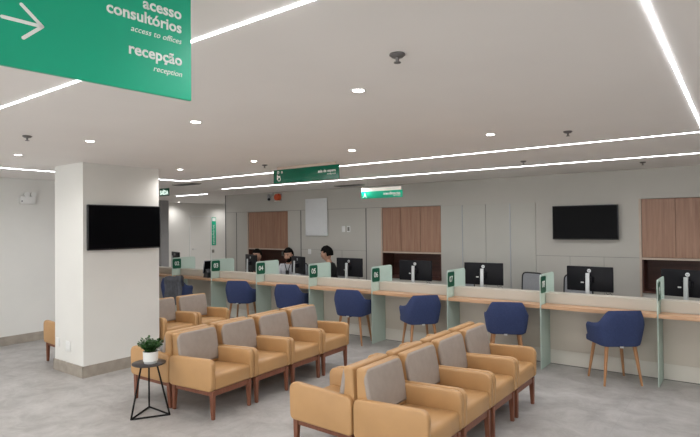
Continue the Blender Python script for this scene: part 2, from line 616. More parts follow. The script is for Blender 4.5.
for o in list(bpy.data.objects):
    if o.name.startswith(('rose', 'nozzle')):
        o.data.materials[0] = M['steel2']

def vent(x, y, label):
    bm = B()
    box(bm, x - 0.30, x + 0.30, y - 0.09, y + 0.09, CEIL - 0.012, CEIL, r=0.004, seg=1)
    t = obj('air_vent', bm, 'softjoint')
    tag(t, label, 'vent', 'ceiling air vents')
    bm = B()
    for k in range(5):
        box(bm, x - 0.27, x + 0.27, y - 0.075 + k * 0.034, y - 0.062 + k * 0.034, CEIL - 0.017, CEIL - 0.011)
    obj('slats', bm, 'darkjoint', t)
vent(-7.80, 5.70, 'dark slotted ceiling vent beyond the column')
vent(-5.9, 7.90, 'dark slotted ceiling vent above the white wall board')

# ================================================================ BACK WALL UNITS
for idx, (a, b) in enumerate(NICHES):
    where = ['at the far left end of the back wall', 'in the middle of the back wall', 'at the right end of the back wall'][idx]
    t = thing('wall_cabinet', 'wood-veneer wall cabinet ' + where, 'cabinet', (0, 0, 0), 0, 'wood wall cabinets over niches')
    a1, b1 = a + 0.002, b - 0.002
    bobj('body', (a1, b1, 8.425, 8.79, 1.215, 2.036), 'cabwood', t)
    w = (b1 - a1) / 3
    for k in range(3):
        bobj('door', (a1 + k * w + 0.003, a1 + (k + 1) * w - 0.003, 8.402, 8.422, 1.222, 2.034), 'cabwood', t, r=0.001, seg=1)
    bobj('light_edge_profile', (a1, b1, 8.398, 8.45, 1.188, 1.214), 'ledge', t, label='pale edge strip under the cabinet')
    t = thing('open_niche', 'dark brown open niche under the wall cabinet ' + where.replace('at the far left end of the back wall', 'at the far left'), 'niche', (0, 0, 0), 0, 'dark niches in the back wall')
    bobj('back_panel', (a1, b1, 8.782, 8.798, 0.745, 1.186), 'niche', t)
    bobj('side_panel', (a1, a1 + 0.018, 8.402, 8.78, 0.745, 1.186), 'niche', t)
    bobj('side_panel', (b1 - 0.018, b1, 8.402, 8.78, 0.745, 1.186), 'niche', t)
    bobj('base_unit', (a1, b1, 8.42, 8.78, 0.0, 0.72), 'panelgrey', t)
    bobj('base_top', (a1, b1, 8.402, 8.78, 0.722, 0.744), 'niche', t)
# socket in the left niche
bm = B(); box(bm, -8.50, -8.41, 8.772, 8.781, 1.03, 1.13, r=0.003)
tag(obj('wall_socket', bm, 'softjoint'), 'dim grey socket plate inside the left dark niche', 'socket')

t = thing('tall_cabinet', 'flush grey tall cabinet with four doors and steel grip profiles', 'cabinet')
X = [-4.262, -3.860, -3.440, -3.030, -2.622]
for k in range(4):
    bobj('door', (X[k] + (0.008 if k in (1, 3) else 0.002), X[k + 1] - 0.003, 8.386, 8.399, 0.02, 2.036), 'panelgrey', t, r=0.001, seg=1)
for x in (-3.860, -3.030):
    bobj('grip_profile', (x - 0.002, x + 0.0075, 8.376, 8.399, 0.02, 2.036), 'steel', t)
bobj('joint', (-3.445, -3.441, 8.390, 8.3995, 0.02, 2.036), 'darkjoint', t)

def tv(name, label, dims, axis):
    t = thing(name, label, 'television', (0, 0, 0), 0)
    x0, x1, y0, y1, z0, z1 = dims
    bobj('housing', dims, 'black', t, r=0.006)
    if axis == 'y':
        bobj('display', (x0 + 0.012, x1 - 0.012, y0 - 0.001, y0 + 0.004, z0 + 0.018, z1 - 0.012), 'screen', t)
        bobj('bracket', ((x0 + x1) / 2 - 0.15, (x0 + x1) / 2 + 0.15, y1, YB - 0.001, z0 + 0.1, z1 - 0.1), 'blackmetal', t)
    else:
        bobj('display', (x1 - 0.004, x1 + 0.001, y0 + 0.012, y1 - 0.012, z0 + 0.018, z1 - 0.012), 'screen', t)
        bobj('bracket', (-6.049, x0, (y0 + y1) / 2 - 0.15, (y0 + y1) / 2 + 0.15, z0 + 0.1, z1 - 0.1), 'blackmetal', t)
    return t
tv('television', 'black flat television on the grey back wall, right side', (-2.345, -1.435, 8.31, 8.345, 1.465, 1.97), 'y')
tv('television', 'black flat television on the white column', (-6.035, -6.0, 3.05, 3.985, 1.447, 1.975), 'x')

# white glass board and small wall fittings
t = thing('white_board', 'blank white board fixed on the back wall above the clerks', 'board')
bobj('panel', (-7.41, -6.82, 8.372, 8.384, 1.505, 2.275), 'glassboard', t, r=0.002)
for x in (-7.35, -6.88):
    for z in (1.57, 2.21):
        bm = B(); cyl(bm, (x, 8.399, z), (x, 8.366, z), 0.014); obj('standoff', bm, 'silver', t, True)
def plate(name, label, cat, dims, m='whiteplastic', sub=None, group=None):
    o = bobj(name, dims, m, r=0.003)
    tag(o, label, cat, group)
    if sub:
        bobj(sub[0], sub[1], sub[2], o)
    return o
plate('wall_switch', 'left of two small white switch plates on the back wall', 'switch', (-6.46, -6.38, 8.390, 8.3995, 1.58, 1.70), sub=('button', (-6.435, -6.405, 8.387, 8.391, 1.61, 1.67), 'whiteplastic'), group='switch plates beside the board')
plate('wall_switch', 'right of two small white switch plates on the back wall', 'switch', (-6.33, -6.25, 8.390, 8.3995, 1.58, 1.70), sub=('button', (-6.315, -6.265, 8.387, 8.391, 1.60, 1.68), 'softjoint'), group='switch plates beside the board')
plate('wall_switch', 'single white plate low on the back wall between the two clerks', 'switch', (-7.36, -7.28, 8.390, 8.3995, 1.12, 1.22))
t = thing('alarm_beacon', 'orange round alarm beacon high on the back wall', 'alarm', (-8.2, YB, 2.345))
bobj('mount', (-0.08, 0.08, -0.02, -0.001, -0.075, 0.075), 'softjoint', t, r=0.004)
bm = B(); cyl(bm, (0, -0.02, 0.0), (0, -0.09, 0.0), 0.085, 0.07, 24); obj('lens', bm, 'orange', t, True)
bm = B(); box(bm, -0.07, 0.07, -0.085, -0.021, -0.095, -0.075, r=0.004); obj('lower_light', bm, 'hanger', t)
t = thing('security_camera', 'grey security camera on the back wall beside the orange beacon', 'camera', (-8.42, YB, 2.40))
bm = B(); cyl(bm, (0, -0.001, 0), (0, -0.03, 0), 0.05, 0.045, 20); obj('mount', bm, 'whiteplastic', t, True)
bm = B(); cyl(bm, (0, -0.03, 0), (0.02, -0.10, -0.05), 0.018); obj('arm', bm, 'whiteplastic', t, True)
bm = B(); cyl(bm, (-0.05, -0.05, -0.01), (0.10, -0.19, -0.10), 0.036, 0.04, 18); obj('body', bm, 'steel', t, True)
bm = B(); cyl(bm, (0.10, -0.19, -0.10), (0.106, -0.196, -0.1035), 0.03, 0.03, 18); obj('lens', bm, 'black', t, True)

# emergency light on left wall, outlet on column
t = thing('emergency_light', 'white emergency light box on the left wall', 'light', (-8.7, 3.49, 2.12))
bobj('box', (0.001, 0.05, -0.10, 0.11, -0.04, 0.07), 'whiteplastic', t, r=0.006)
for y in (-0.02, 0.07):
    bm = B(); cyl(bm, (0.03, y, 0.10), (0.075, y, 0.10), 0.034, 0.040, 16); obj('lamp_head', bm, 'whiteplastic', t, True)
    bm = B(); box(bm, 0.03, 0.045, y - 0.008, y + 0.008, 0.065, 0.085); obj('bracket', bm, 'softjoint', t)
bm = B(); cyl(bm, (0.051, -0.08, 0.0), (0.053, -0.08, 0.0), 0.01); obj('indicator', bm, 'darkjoint', t)
plate('power_outlet', 'white outlet plate low on the column', 'outlet', (-6.45, -6.35, 3.009, 3.0195, 0.26, 0.38), sub=('socket', (-6.42, -6.38, 3.006, 3.010, 0.29, 0.35), 'whiteplastic'))
plate('power_outlet', 'round-cornered outlet plate on the left of the column', 'outlet', (-6.69, -6.61, 3.009, 3.0195, 0.29, 0.39))
plate('door_plate', 'small dark plate under the vertical green banner', 'sign', (-13.8, -13.79, 11.04, 11.13, 0.88, 0.98), 'softjoint')

# ================================================================ HALL BEYOND
bm = B(); box(bm, -13.06, -12.94, 8.62, 8.86, 0, CEIL, r=0.003, seg=1)
tag(obj('metal_post', bm, 'pillar'), 'grey metal post standing in the far hall beside the column', 'post')
t = thing('green_banner', 'tall vertical green banner on the far corridor wall', 'sign')
bobj('panel', (-13.8, -13.785, 11.03, 11.20, 1.12, 2.02), 'green', t, r=0.003)
bobj('symbol_plate', (-13.786, -13.782, 11.05, 11.18, 1.90, 2.0), 'lettering', t, label='pale symbol at the top')
text('lettering', 'consultórios', 'lettering', t, (-13.785, 11.135, 1.16), (0, 0, 1), (0, -1, 0), width=0.62)

t = thing('exit_sign', 'dark green exit sign reading SAÍDA hanging beside the column', 'sign', (0, 0, 0))
bobj('panel', (-9.06, -8.76, 6.00, 6.015, 2.31, 2.455), 'darkgreen', t, r=0.002)
text('lettering', 'SAÍDA', 'exitglow', t, (-8.775, 6.00, 2.335), (1, 0, 0), (0, 0, 1), width=0.27, align='RIGHT', bold=0.03, height=0.11)

# ================================================================ HANGING SIGNS
dvec = Vector((0.088, 0.996, 0)).normalized()
nvec = dvec.cross(Vector((0, 0, 1)))
O = Vector((-1.334, 0.995, 2.083))
t = thing('direction_sign', 'large green hanging direction sign with arrow reading acesso consultórios and recepção', 'sign')
def on(u, z, n=0.0):
    return O + dvec * u + Vector((0, 0, z)) + nvec * n
def slab(bm, u0, u1, z0, z1, n0, n1):
    tmp = B(); box(tmp, u0, u1, -n1, -n0, z0, z1, r=0.0015, seg=1)
    mt = Matrix((dvec, -nvec, Vector((0, 0, 1)))).transposed().to_4x4()
    merge(bm, tmp, Matrix.Translation(O) @ mt)
bm = B(); slab(bm, -0.66, 0, 0, 0.335, -0.012, 0); obj('panel', bm, 'green', t)
for u in (-0.56, -0.10):
    bm = B(); cyl(bm, on(u, 0.335, -0.006), (on(u, 0, -0.006).x, on(u, 0, -0.006).y, CEIL), 0.004, n=10)
    obj('hanger_rod', bm, 'silver', t)
Z = Vector((0, 0, 1))
def st(body, u, z, w, **k):
    text('lettering', body, 'lettering', t, on(u, z), dvec, Z, width=w, align='RIGHT', **k)
st('acesso', -0.033, 0.237, 0.120, bold=0.025)
st('consultórios', -0.033, 0.196, 0.222, bold=0.025)
st('access to offices', -0.033, 0.163, 0.155, shear=0.25)
st('recepção', -0.032, 0.099, 0.162, bold=0.025)
st('reception', -0.032, 0.065, 0.090, shear=0.25)
bm = B()
def stroke(a, b, r=0.0042):
    pa, pb = on(a[0], a[1], 0.0), on(b[0], b[1], 0.0)
    tmp = B()
    L = (pb - pa).length
    pts = [(L + r * math.cos(k), r * math.sin(k)) for k in [(-PI / 2 + PI * i / 8) for i in range(9)]] + [(r * math.cos(k), r * math.sin(k)) for k in [(PI / 2 + PI * i / 8) for i in range(9)]]
    prism(tmp, pts, 'z', 0.0002, 0.0012)
    d = (pb - pa).normalized()
    mt = Matrix((d, nvec.cross(d), nvec)).transposed().to_4x4()
    merge(bm, tmp, Matrix.Translation(pa) @ mt)
stroke((-0.496, 0.1125), (-0.411, 0.112))
stroke((-0.456, 0.153), (-0.411, 0.112))
stroke((-0.452, 0.074), (-0.411, 0.112))
obj('arrow', bm, 'lettering', t)

t = thing('area_sign', 'dark green hanging sign reading sala de espera in front of the light line', 'sign')
bobj('panel', (-4.85, -3.785, 4.87, 4.884, 2.252, 2.425), 'signdark', t, r=0.002)
bobj('hanger_plate', (-4.80, -3.84, 4.884, 4.892, 2.36, 2.4595), 'hangerwarm', t, label='warm pale mounting plate')
text('lettering', 'sala de espera', 'lettering', t, (-3.83, 4.87, 2.345), (1, 0, 0), Z, width=0.27, align='RIGHT', bold=0.02)
text('lettering', 'waiting room', 'lettering', t, (-3.83, 4.87, 2.315), (1, 0, 0), Z, width=0.13, align='RIGHT', shear=0.25)
bm = B()
def ring(cx, cz, r, w, y, bm=bm, a0=0, a1=2 * PI):
    n = 20
    o_, i_ = [], []
    for k in range(n + 1):
        a = a0 + (a1 - a0) * k / n
        o_.append((cx + r * math.cos(a), cz + r * math.sin(a)))
        i_.append((cx + (r - w) * math.cos(a), cz + (r - w) * math.sin(a)))
    for k in range(n):
        prism(bm, [o_[k], o_[k + 1], i_[k + 1], i_[k]], 'y', y - 0.0012, y)
ring(-4.765, 2.392, 0.018, 0.007, 4.87, bm)
obj('symbol_head', bm, 'lettering', t)
bm = B()
ring(-4.700, 2.390, 0.014, 0.006, 4.87, bm)
obj('symbol_dot', bm, 'lettering', t)
bm = B()
ring(-4.750, 2.305, 0.028, 0.008, 4.87, bm)
box(bm, -4.786, -4.776, 4.8688, 4.87, 2.30, 2.365)
box(bm, -4.786, -4.730, 4.8688, 4.87, 2.335, 2.345)
obj('symbol', bm, 'lettering', t)

t = thing('area_sign', 'bright green hanging sign with pale plate on top above the counter', 'sign')
bobj('panel', (-4.97, -4.20, 6.985, 6.998, 2.135, 2.25), 'green', t, r=0.002)
bobj('hanger_plate', (-4.965, -4.225, 6.988, 6.996, 2.25, 2.304), 'hanger', t, label='pale lit mounting plate')
for x in (-4.85, -4.33):
    bm = B(); cyl(bm, (x, 6.992, 2.304), (x, 6.992, CEIL), 0.0015, n=8); obj('hanger_wire', bm, 'silver', t)
text('lettering', 'atendimento', 'lettering', t, (-4.235, 6.985, 2.185), (1, 0, 0), Z, width=0.31, align='RIGHT', bold=0.03)
text('lettering', 'service', 'lettering', t, (-4.235, 6.985, 2.16), (1, 0, 0), Z, width=0.13, align='RIGHT', shear=0.25)
bm = B()
sphere(bm, (-4.90, 6.985, 2.217), 0.012, 1, 0.1, 1)
obj('symbol_head', bm, 'lettering', t)
bm = B()
prism(bm, [(-4.935, 2.155), (-4.918, 2.155), (-4.90, 2.178), (-4.882, 2.155), (-4.865, 2.155), (-4.890, 2.203), (-4.910, 2.203)], 'y', 6.9835, 6.985)
obj('symbol', bm, 'lettering', t)

# ================================================================ COUNTER
PITCH = 1.195
XD = {k: -0.735 - PITCH * (9 - k) for k in range(1, 10)}
GY0, GY1 = 6.30, 6.85
cgroup = 'counter bays in one long row'
for k in range(1, 10):
    a = XD[k] + 0.008
    b = (XD[k + 1] - 0.008) if k < 9 else XD[9] + PITCH
    t = thing('service_counter', 'beige counter bay with wooden desk board, ' + ('just right of the frosted divider numbered %02d' % k if k > 1 else 'leftmost, left of the divider numbered 02'), 'counter', ((a + b) / 2, 6.31, 0), 0, cgroup)
    h = (b - a) / 2
    bobj('desk_board', (-h, h, 0, 0.335, 0.71, 0.752), 'desk', t, r=0.002, seg=1)
    bobj('front_panel', (-h, h, 0.34, 0.36, 0.175, 0.709), 'counter', t)
    bobj('kick_board', (-h, h, 0.335, 0.36, 0.008, 0.174), 'kick', t, label='paler strip along the floor')
    bobj('upstand', (-h, h, 0.18, 0.345, 0.753, 0.876), 'counter', t, r=0.002, seg=1)
    bobj('plinth', (-h, h, 0.342, 0.36, 0.0, 0.008), 'darkjoint', t)
    t2 = thing('staff_worktop', 'pale clerk worktop behind the counter bay right of divider %02d' % k if k > 1 else 'pale clerk worktop at the far left end of the counter', 'worktop', ((a + b) / 2, 6.673, 0), 0, 'clerk worktops')
    bobj('top', (-h, h, 0.0, 0.62, 0.70, 0.725), 'kick', t2, r=0.002, seg=1)
    bobj('side_panel', (-h, -h + 0.02, 0.0, 0.60, 0.0, 0.699), 'counter', t2)

for k in range(2, 10):
    t = thing('glass_divider', 'frosted green glass divider with the number plate %02d' % k, 'divider', (XD[k], GY0, 0), 0, 'numbered glass dividers')
    pts = rounded([(0, 0), (GY1 - GY0, 0), (GY1 - GY0, 1.105), (0, 1.105)], [0.0, 0.0, 0.05, 0.05])
    bm = B(); prism(bm, pts, 'x', -0.0055, 0.0055)
    obj('pane', bm, 'glass', t)
    pp = rounded([(0.012, 0.885), (0.205, 0.885), (0.205, 1.08), (0.012, 1.08)], 0.03)
    bm = B(); prism(bm, pp, 'x', 0.0055, 0.0085)
    pl = obj('number_plate', bm, 'darkgreen', t)
    text('number', '%02d' % k, 'lettering', pl, (0.0086, 0.108, 0.950), (0, 1, 0), Z, width=0.105, align='CENTER', bold=0.02)
    bm = B(); prism(bm, pp, 'x', -0.0085, -0.0055)
    obj('number_plate', bm, 'darkgreen', t)

# ================================================================ ARMCHAIRS
AG = 'tan and taupe waiting room armchairs'
def make_armchair():
    t = thing('armchair', '', 'armchair', (0, 0, 0), 0, AG)
    HW = 0.267
    for s in (-1, 1):
        pts = rounded([(0.0, 0.240), (0.578, 0.250), (0.586, 0.535), (0.0, 0.508)], [0.035, 0.045, 0.080, 0.055], 6)
        y0, y1 = sorted((s * HW, s * (HW - 0.052)))
        bm = B(); prism(bm, pts, 'y', y0, y1, 0.014, 3)
        obj('armrest', bm, 'leather', t, True)
    ws = HW - 0.054
    # seat: thick block with rounded front
    bm = B()
    pts = rounded([(0.02, 0.250), (0.572, 0.258), (0.574, 0.398), (0.05, 0.372)], [0.01, 0.02, 0.045, 0.01], 6)
    prism(bm, pts, 'y', -ws, ws, 0.008, 2)
    obj('seat', bm, 'leather', t, True)
    # backrest shell
    bm = B()
    pts = rounded([(0.004, 0.375), (0.140, 0.38), (0.082, 0.716), (0.006, 0.714)], [0.0, 0.0, 0.026, 0.026], 5)
    prism(bm, pts, 'y', -ws - 0.024, ws + 0.024, 0.018, 3)
    # narrow lower part between the arms
    for v in bm.verts:
        if v.co.z < 0.45:
            v.co.y = max(-ws, min(ws, v.co.y))
    obj('backrest', bm, 'leather', t, True)
    bm = B()
    tmp = B()
    wt = ws + 0.021
    rec = rounded([(-ws + 0.002, 0.400), (ws - 0.002, 0.400), (wt, 0.520), (wt, 0.708), (-wt, 0.708), (-wt, 0.520)], [0.01, 0.01, 0.02, 0.055, 0.055, 0.02], 6)
    prism(tmp, rec, 'x', 0.0, 0.042, 0.016, 3)
    # shear to follow the recline
    for v in tmp.verts:
        v.co.x += 0.112 - (v.co.z - 0.400) / 0.308 * 0.062
    merge(bm, tmp)
    obj('back_cushion', bm, 'greyfab', t, True, label='taupe grey upholstered back panel')
    # wooden frame
    bm = B()
    for s in (-1, 1):
        prism(bm, [(0.05, 0.200), (0.53, 0.206), (0.53, 0.248), (0.05, 0.241)], 'y', *sorted((s * 0.232, s * 0.212)))
    box(bm, 0.538, 0.558, -0.20, 0.20, 0.206, 0.255)
    box(bm, 0.03, 0.05, -0.20, 0.20, 0.200, 0.240)
    obj('seat_frame', bm, 'legwood', t)
    for sx in (0, 1):
        for s in (-1, 1):
            bm = B()
            cx = 0.543 if sx else 0.034
            ft = 0.550 if sx else 0.022
            cy = s * 0.222
            tmp = B()
            bmesh.ops.create_cube(tmp, size=1)
            for v in tmp.verts:
                top = v.co.z > 0
                w = 0.046 if top else 0.030
                v.co = Vector(((cx if top else ft) + v.co.x * w, cy + v.co.y * w * 0.9, (0.252 if sx else 0.242) if top else 0.0))
            bmesh.ops.bevel(tmp, geom=tmp.edges[:], offset=0.003, segments=1, affect='EDGES')
            merge(bm, tmp)
            obj('leg', bm, 'legwood', t)
    return t
arm = make_armchair()
AP = 0.543
used = False
def put_chair(x, y, rz, label):
    global used
    if not used:
        used = True
        arm.location = (x, y, 0); arm.rotation_euler = (0, 0, rz); arm['label'] = label
        return arm
    return dup(arm, (x, y, 0), rz, label)
ords = ['nearest', 'second nearest', 'third', 'farthest']
# row A (left of centre), slight rotation
tA = math.radians(3.0)
for i in range(4):
    y = 2.953 + AP * (i + 0.5)
    x = -4.342 - 0.05 * (i + 0.5) * AP
    put_chair(x + 0.008, y, tA, 'tan armchair facing right, left-centre block, ' + ['right beside the small plant table', 'second from the plant table', 'third from the plant table', 'the one closest to the counter'][i])
    put_chair(x - 0.008, y, PI + tA, 'tan armchair facing left, left-centre block, ' + ['side arm behind the potted plant', 'second from the potted plant, hidden', 'third from the potted plant, hidden', 'closest to the counter, hidden'][i])
for i in range(4):
    y = 2.935 + AP * (i + 0.5)
    x = -2.192
    put_chair(x + 0.008, y, 0, 'tan armchair facing right, foreground block, ' + ['cut by the bottom photo edge', 'second from the bottom edge', 'third from the bottom edge', 'the end one nearest the counter'][i])
    put_chair(x - 0.008, y, PI, 'tan armchair facing left, foreground block, ' + ['its side arm at bottom centre', 'second from the bottom', 'third from the bottom', 'last one towards the counter'][i])
for i in range(2):
    y = 4.03 + AP * (i + 0.5)
    put_chair(-6.585, y, 0, 'tan armchair emerging behind the white column, ' + ['the one cut off by the column edge', 'the fully visible far one'][i])
c = put_chair(-6.76, 3.10 + AP / 2, PI, 'tan armchair at the left side of the column, only a sliver showing')
c.scale = (0.84, 1, 1)

# ================================================================ BLUE CHAIRS
BG = 'navy upholstered chairs along the counter'
def make_blue():
    t = thing('counter_chair', '', 'chair', (0, 0, 0), 0, BG)
    # facing +Y: opening of the shell at +Y
    NA, NZ = 44, 9
    bm = B()
    def ztop(a):
        a = abs(a)
        k0, k1 = math.radians(34), math.radians(74)
        hi, lo = 0.800, 0.655
        if a < k0: z = hi - 0.006 * (a / k0) ** 2
        elif a < k1:
            u = (a - k0) / (k1 - k0)
            z = hi - 0.006 + (lo - hi + 0.006) * (u * u * (3 - 2 * u)) ** 0.9
        else: z = lo
        e = math.radians(122)
        e = math.radians(114)
        if a > k1: z -= 0.045 * (a - k1) / (e - k1)
        if a > e - 0.16: z -= 0.03 * ((a - e + 0.16) / 0.16) ** 2
        return z
    def path(a, z, off):
        # squarish plan; a = angle from the back (-Y); z fraction tapers
        f = (z - 0.42) / 0.39
        wx = 0.222 + 0.036 * min(1, f * 1.8) ** 0.7 - 0.060 * max(0, f - 0.55) - off
        wy = 0.215 + 0.035 * min(1, f * 1.6) ** 0.7 - off
        c, s = math.cos(a), math.sin(a)
        e = 0.55
        x = wx * math.copysign(abs(s) ** e, s)
        y = -wy * math.copysign(abs(c) ** e, c)
        if y > 0: y *= 0.95
        y -= 0.045 * max(0, f - 0.2) * max(0, c)
        return x, y
    A1 = math.radians(114)
    grids = []
    for off, zb in ((0.0, 0.42), (0.034, 0.445)):
        g = []
        for i in range(NA + 1):
            a = -A1 + 2 * A1 * i / NA
            zt = ztop(a) - (0.008 if off else 0)
            row = []
            for j in range(NZ + 1):
                z = zb + (zt - zb) * j / NZ
                o2 = off
                if j == NZ: o2 = 0.010 if not off else 0.024
                x, y = path(a, z, o2)
                row.append(bm.verts.new((x, y, z)))
            g.append(row)
        grids.append(g)
    go, gi = grids
    for i in range(NA):
        for j in range(NZ):
            bm.faces.new((go[i][j], go[i + 1][j], go[i + 1][j + 1], go[i][j + 1]))
            bm.faces.new((gi[i][j], gi[i][j + 1], gi[i + 1][j + 1], gi[i + 1][j]))
        bm.faces.new((go[i][NZ], go[i + 1][NZ], gi[i + 1][NZ], gi[i][NZ]))
        bm.faces.new((go[i][0], gi[i][0], gi[i + 1][0], go[i + 1][0]))
    for i in (0, NA):
        for j in range(NZ):
            bm.faces.new((go[i][j], go[i][j + 1], gi[i][j + 1], gi[i][j]))
    bmesh.ops.recalc_face_normals(bm, faces=bm.faces)
    obj('backrest_shell', bm, 'bluefab', t, True)
    bm = B()
    pts = rounded([(-0.20, -0.19), (0.20, -0.19), (0.215, 0.235), (-0.215, 0.235)], [0.09, 0.09, 0.06, 0.06], 6)
    prism(bm, pts, 'z', 0.405, 0.475, 0.018, 3)
    obj('seat', bm, 'bluefab', t, True)
    bm = B(); box(bm, -0.15, 0.15, -0.012, 0.012, 0.392, 0.406); box(bm, -0.012, 0.012, -0.15, 0.15, 0.392, 0.406)
    obj('under_frame', bm, 'blackmetal', t)
    for sx in (-1, 1):
        for sy in (-1, 1):
            bm = B(); cyl(bm, (sx * 0.195, sy * 0.19, 0), (sx * 0.145, sy * 0.145, 0.406), 0.011, 0.021, 14)
            obj('leg', bm, 'oak', t, True)
    bm = B(); box(bm, -0.035, 0.005, -0.203, -0.200, 0.398, 0.416)
    obj('care_tag', bm, 'whiteplastic', t)
    return t
blue = make_blue()
BL = [(-1.15, 6.29, 36, 'navy chair standing alone at the right, between dividers 08 and 09'),
      (-2.33, 6.26, 24, 'navy chair at the counter between dividers 07 and 08'),
      (-3.50, 6.23, 48, 'navy chair at the counter between dividers 06 and 07'),
      (-4.59, 6.24, 13, 'navy chair at the counter between dividers 05 and 06'),
      (-5.85, 6.28, 20, 'navy chair at the counter between dividers 04 and 05'),
      (-6.96, 6.22, 25, 'navy chair at the counter between dividers 03 and 04'),
      (-8.40, 5.93, 30, 'navy chair beside the column with a grey jacket on it')]
for i, (x, y, a, l) in enumerate(BL):
    if i == 0:
        blue.location = (x, y, 0); blue.rotation_euler = (0, 0, math.radians(a)); blue['label'] = l
    else:
        dup(blue, (x, y, 0), math.radians(a), l)

# jacket hanging over the chair next to the column
t = thing('jacket', 'dark grey jacket draped over the navy chair beside the column', 'jacket', (-8.40, 5.93, 0), math.radians(30))
def drape(name, x0, x1, ztop, zbot_out, zbot_in, ph):
    bm = B()
    NX, NS = 14, 16
    prof = []
    yo, yi = -0.318, -0.235
    for j in range(NS + 1):
        u = j / NS
        if u < 0.6:
            k = u / 0.6
            prof.append((yo - 0.012, zbot_out + (ztop - zbot_out) * k))
        elif u < 0.75:
            k = (u - 0.6) / 0.15
            prof.append((yo - 0.012 + (yi - yo + 0.02) * k, ztop + 0.018 * math.sin(PI * k)))
        else:
            k = (u - 0.75) / 0.25
            prof.append((yi + 0.008, ztop + (zbot_in - ztop) * k))
    g = []
    for i in range(NX + 1):
        x = x0 + (x1 - x0) * i / NX
        row = []
        for j, (y, z) in enumerate(prof):
            w = 0.010 * math.sin(x * 55 + ph) * (1.0 if j < 10 else 0.3)
            row.append(bm.verts.new((x + 0.008 * math.sin(z * 22 + ph), y - abs(w), z - 0.015 * abs(math.sin(x * 20 + ph)))))
        g.append(row)
    for i in range(NX):
        for j in range(NS):
            bm.faces.new((g[i][j], g[i + 1][j], g[i + 1][j + 1], g[i][j + 1]))
    bmesh.ops.recalc_face_normals(bm, faces=bm.faces)
    geom = bmesh.ops.solidify(bm, geom=bm.faces[:], thickness=0.008)
    return obj(name, bm, 'jacket', t, True)
drape('body', -0.09, 0.23, 0.825, 0.40, 0.66, 0.4)
drape('sleeve', 0.10, 0.20, 0.838, 0.34, 0.72, 2.0)

# ================================================================ MONITORS
MG = 'black monitors seen from behind'
def make_monitor():
    t = thing('monitor', '', 'monitor', (0, 0, 0), 0, MG)   # back of the screen faces -Y, origin on the worktop
    tmp = B(); box(tmp, -0.275, 0.275, -0.018, 0.018, 0.13, 0.438, r=0.008)
    obj('housing', tmp, 'monback', t, True)
    bobj('display', (-0.268, 0.268, 0.017, 0.0195, 0.142, 0.432), 'screen', t)
    pts = rounded([(-0.11, -0.125), (0.11, -0.125), (0.11, 0.07), (-0.11, 0.07)], 0.02)
    bm = B(); prism(bm, pts, 'z', 0.0, 0.010, 0.002, 1)
    obj('foot', bm, 'silver', t, True)
    bm = B(); prism(bm, [(-0.100, 0.008), (-0.070, 0.008), (-0.070, 0.36), (-0.085, 0.36)], 'x', -0.023, 0.023, 0.003, 1)
    obj('stand', bm, 'silver', t, True, label='silver stand column')
    bm = B(); box(bm, -0.05, 0.05, -0.072, -0.017, 0.24, 0.31, r=0.004); obj('mount', bm, 'monback', t, True)
    bm = B(); cyl(bm, (0, -0.0175, 0.385), (0, -0.0195, 0.385), 0.023, n=24)
    lg = obj('logo', bm, 'silver', t)
    text('lettering', 'hp', 'monback', lg, (0.0, -0.0195, 0.378), (1, 0, 0), Z, width=0.026, align='CENTER', shear=0.25)
    bm = B(); box(bm, -0.10, -0.065, -0.024, -0.017, 0.23, 0.245); obj('port_label', bm, 'whiteplastic', t)
    bm = B()
    tube(bm, [(0.19, -0.02, 0.14), (0.22, -0.05, 0.11), (0.26, -0.07, 0.13), (0.29, -0.08, 0.10), (0.30, -0.08, 0.004)], 0.003, 6)
    obj('cable', bm, 'black', t, True)
    return t
mon = make_monitor()
ML = [(-0.52, 7.10, -12, 'black monitor at the right edge in front of the dark niche'),
      (-1.562, 7.10, -5, 'black monitor right of divider 08 below the wall television'),
      (-2.955, 7.10, 6, 'black monitor right of divider 07 against the grey cabinets'),
      (-4.049, 7.10, 2, 'black monitor right of divider 06 in front of the middle niche'),
      (-5.311, 7.10, -3, 'black monitor right of the dark-shirted clerk'),
      (-6.447, 7.08, -24, 'black monitor between the two clerks, turned sideways'),
      (-7.673, 7.08, -22, 'black monitor hiding the leftmost clerk, turned sideways'),
      (-10.12, 7.1, -20, 'small black monitor left end above divider 02')]
for i, (x, y, a, l) in enumerate(ML):
    if i == 0:
        mon.location = (x, y, 0.725); mon.rotation_euler = (0, 0, math.radians(a)); mon['label'] = l
    else:
        dup(mon, (x, y, 0.725), math.radians(a), l)
for x, l in ((-3.72, 'white keyboard edge below the monitor in the middle niche bay'), (-4.98, 'white keyboard edge below the monitor beside the dark-shirted clerk'), (-6.25, 'white keyboard edge beside the sideways monitor')):
    bm = B(); box(bm, x - 0.1, x + 0.1, 7.14, 7.24, 0.726, 0.745, r=0.003)
    tag(obj('keyboard', bm, 'whiteplastic'), l, 'keyboard')
# document tray on upstand near divider 03
t = thing('desk_terminal', 'black desk terminal with tilted screen left of divider 03', 'terminal', (-8.12, 6.40, 0.754), math.radians(-8))
bm = B(); prism(bm, [(-0.10, 0), (0.07, 0), (0.045, 0.10), (0.0, 0.16), (-0.03, 0.16)], 'y', -0.045, 0.045, 0.004, 1)
obj('base', bm, 'black', t)
bm = B(); prism(bm, [(-0.075, 0.08), (-0.055, 0.075), (0.01, 0.315), (-0.010, 0.32)], 'y', -0.075, 0.075, 0.004, 1)
obj('screen_housing', bm, 'meshfab', t)
bm = B(); prism(bm, [(-0.053, 0.085), (-0.049, 0.085), (0.012, 0.31), (0.008, 0.31)], 'y', -0.068, 0.068)
obj('display', bm, 'screen', t)
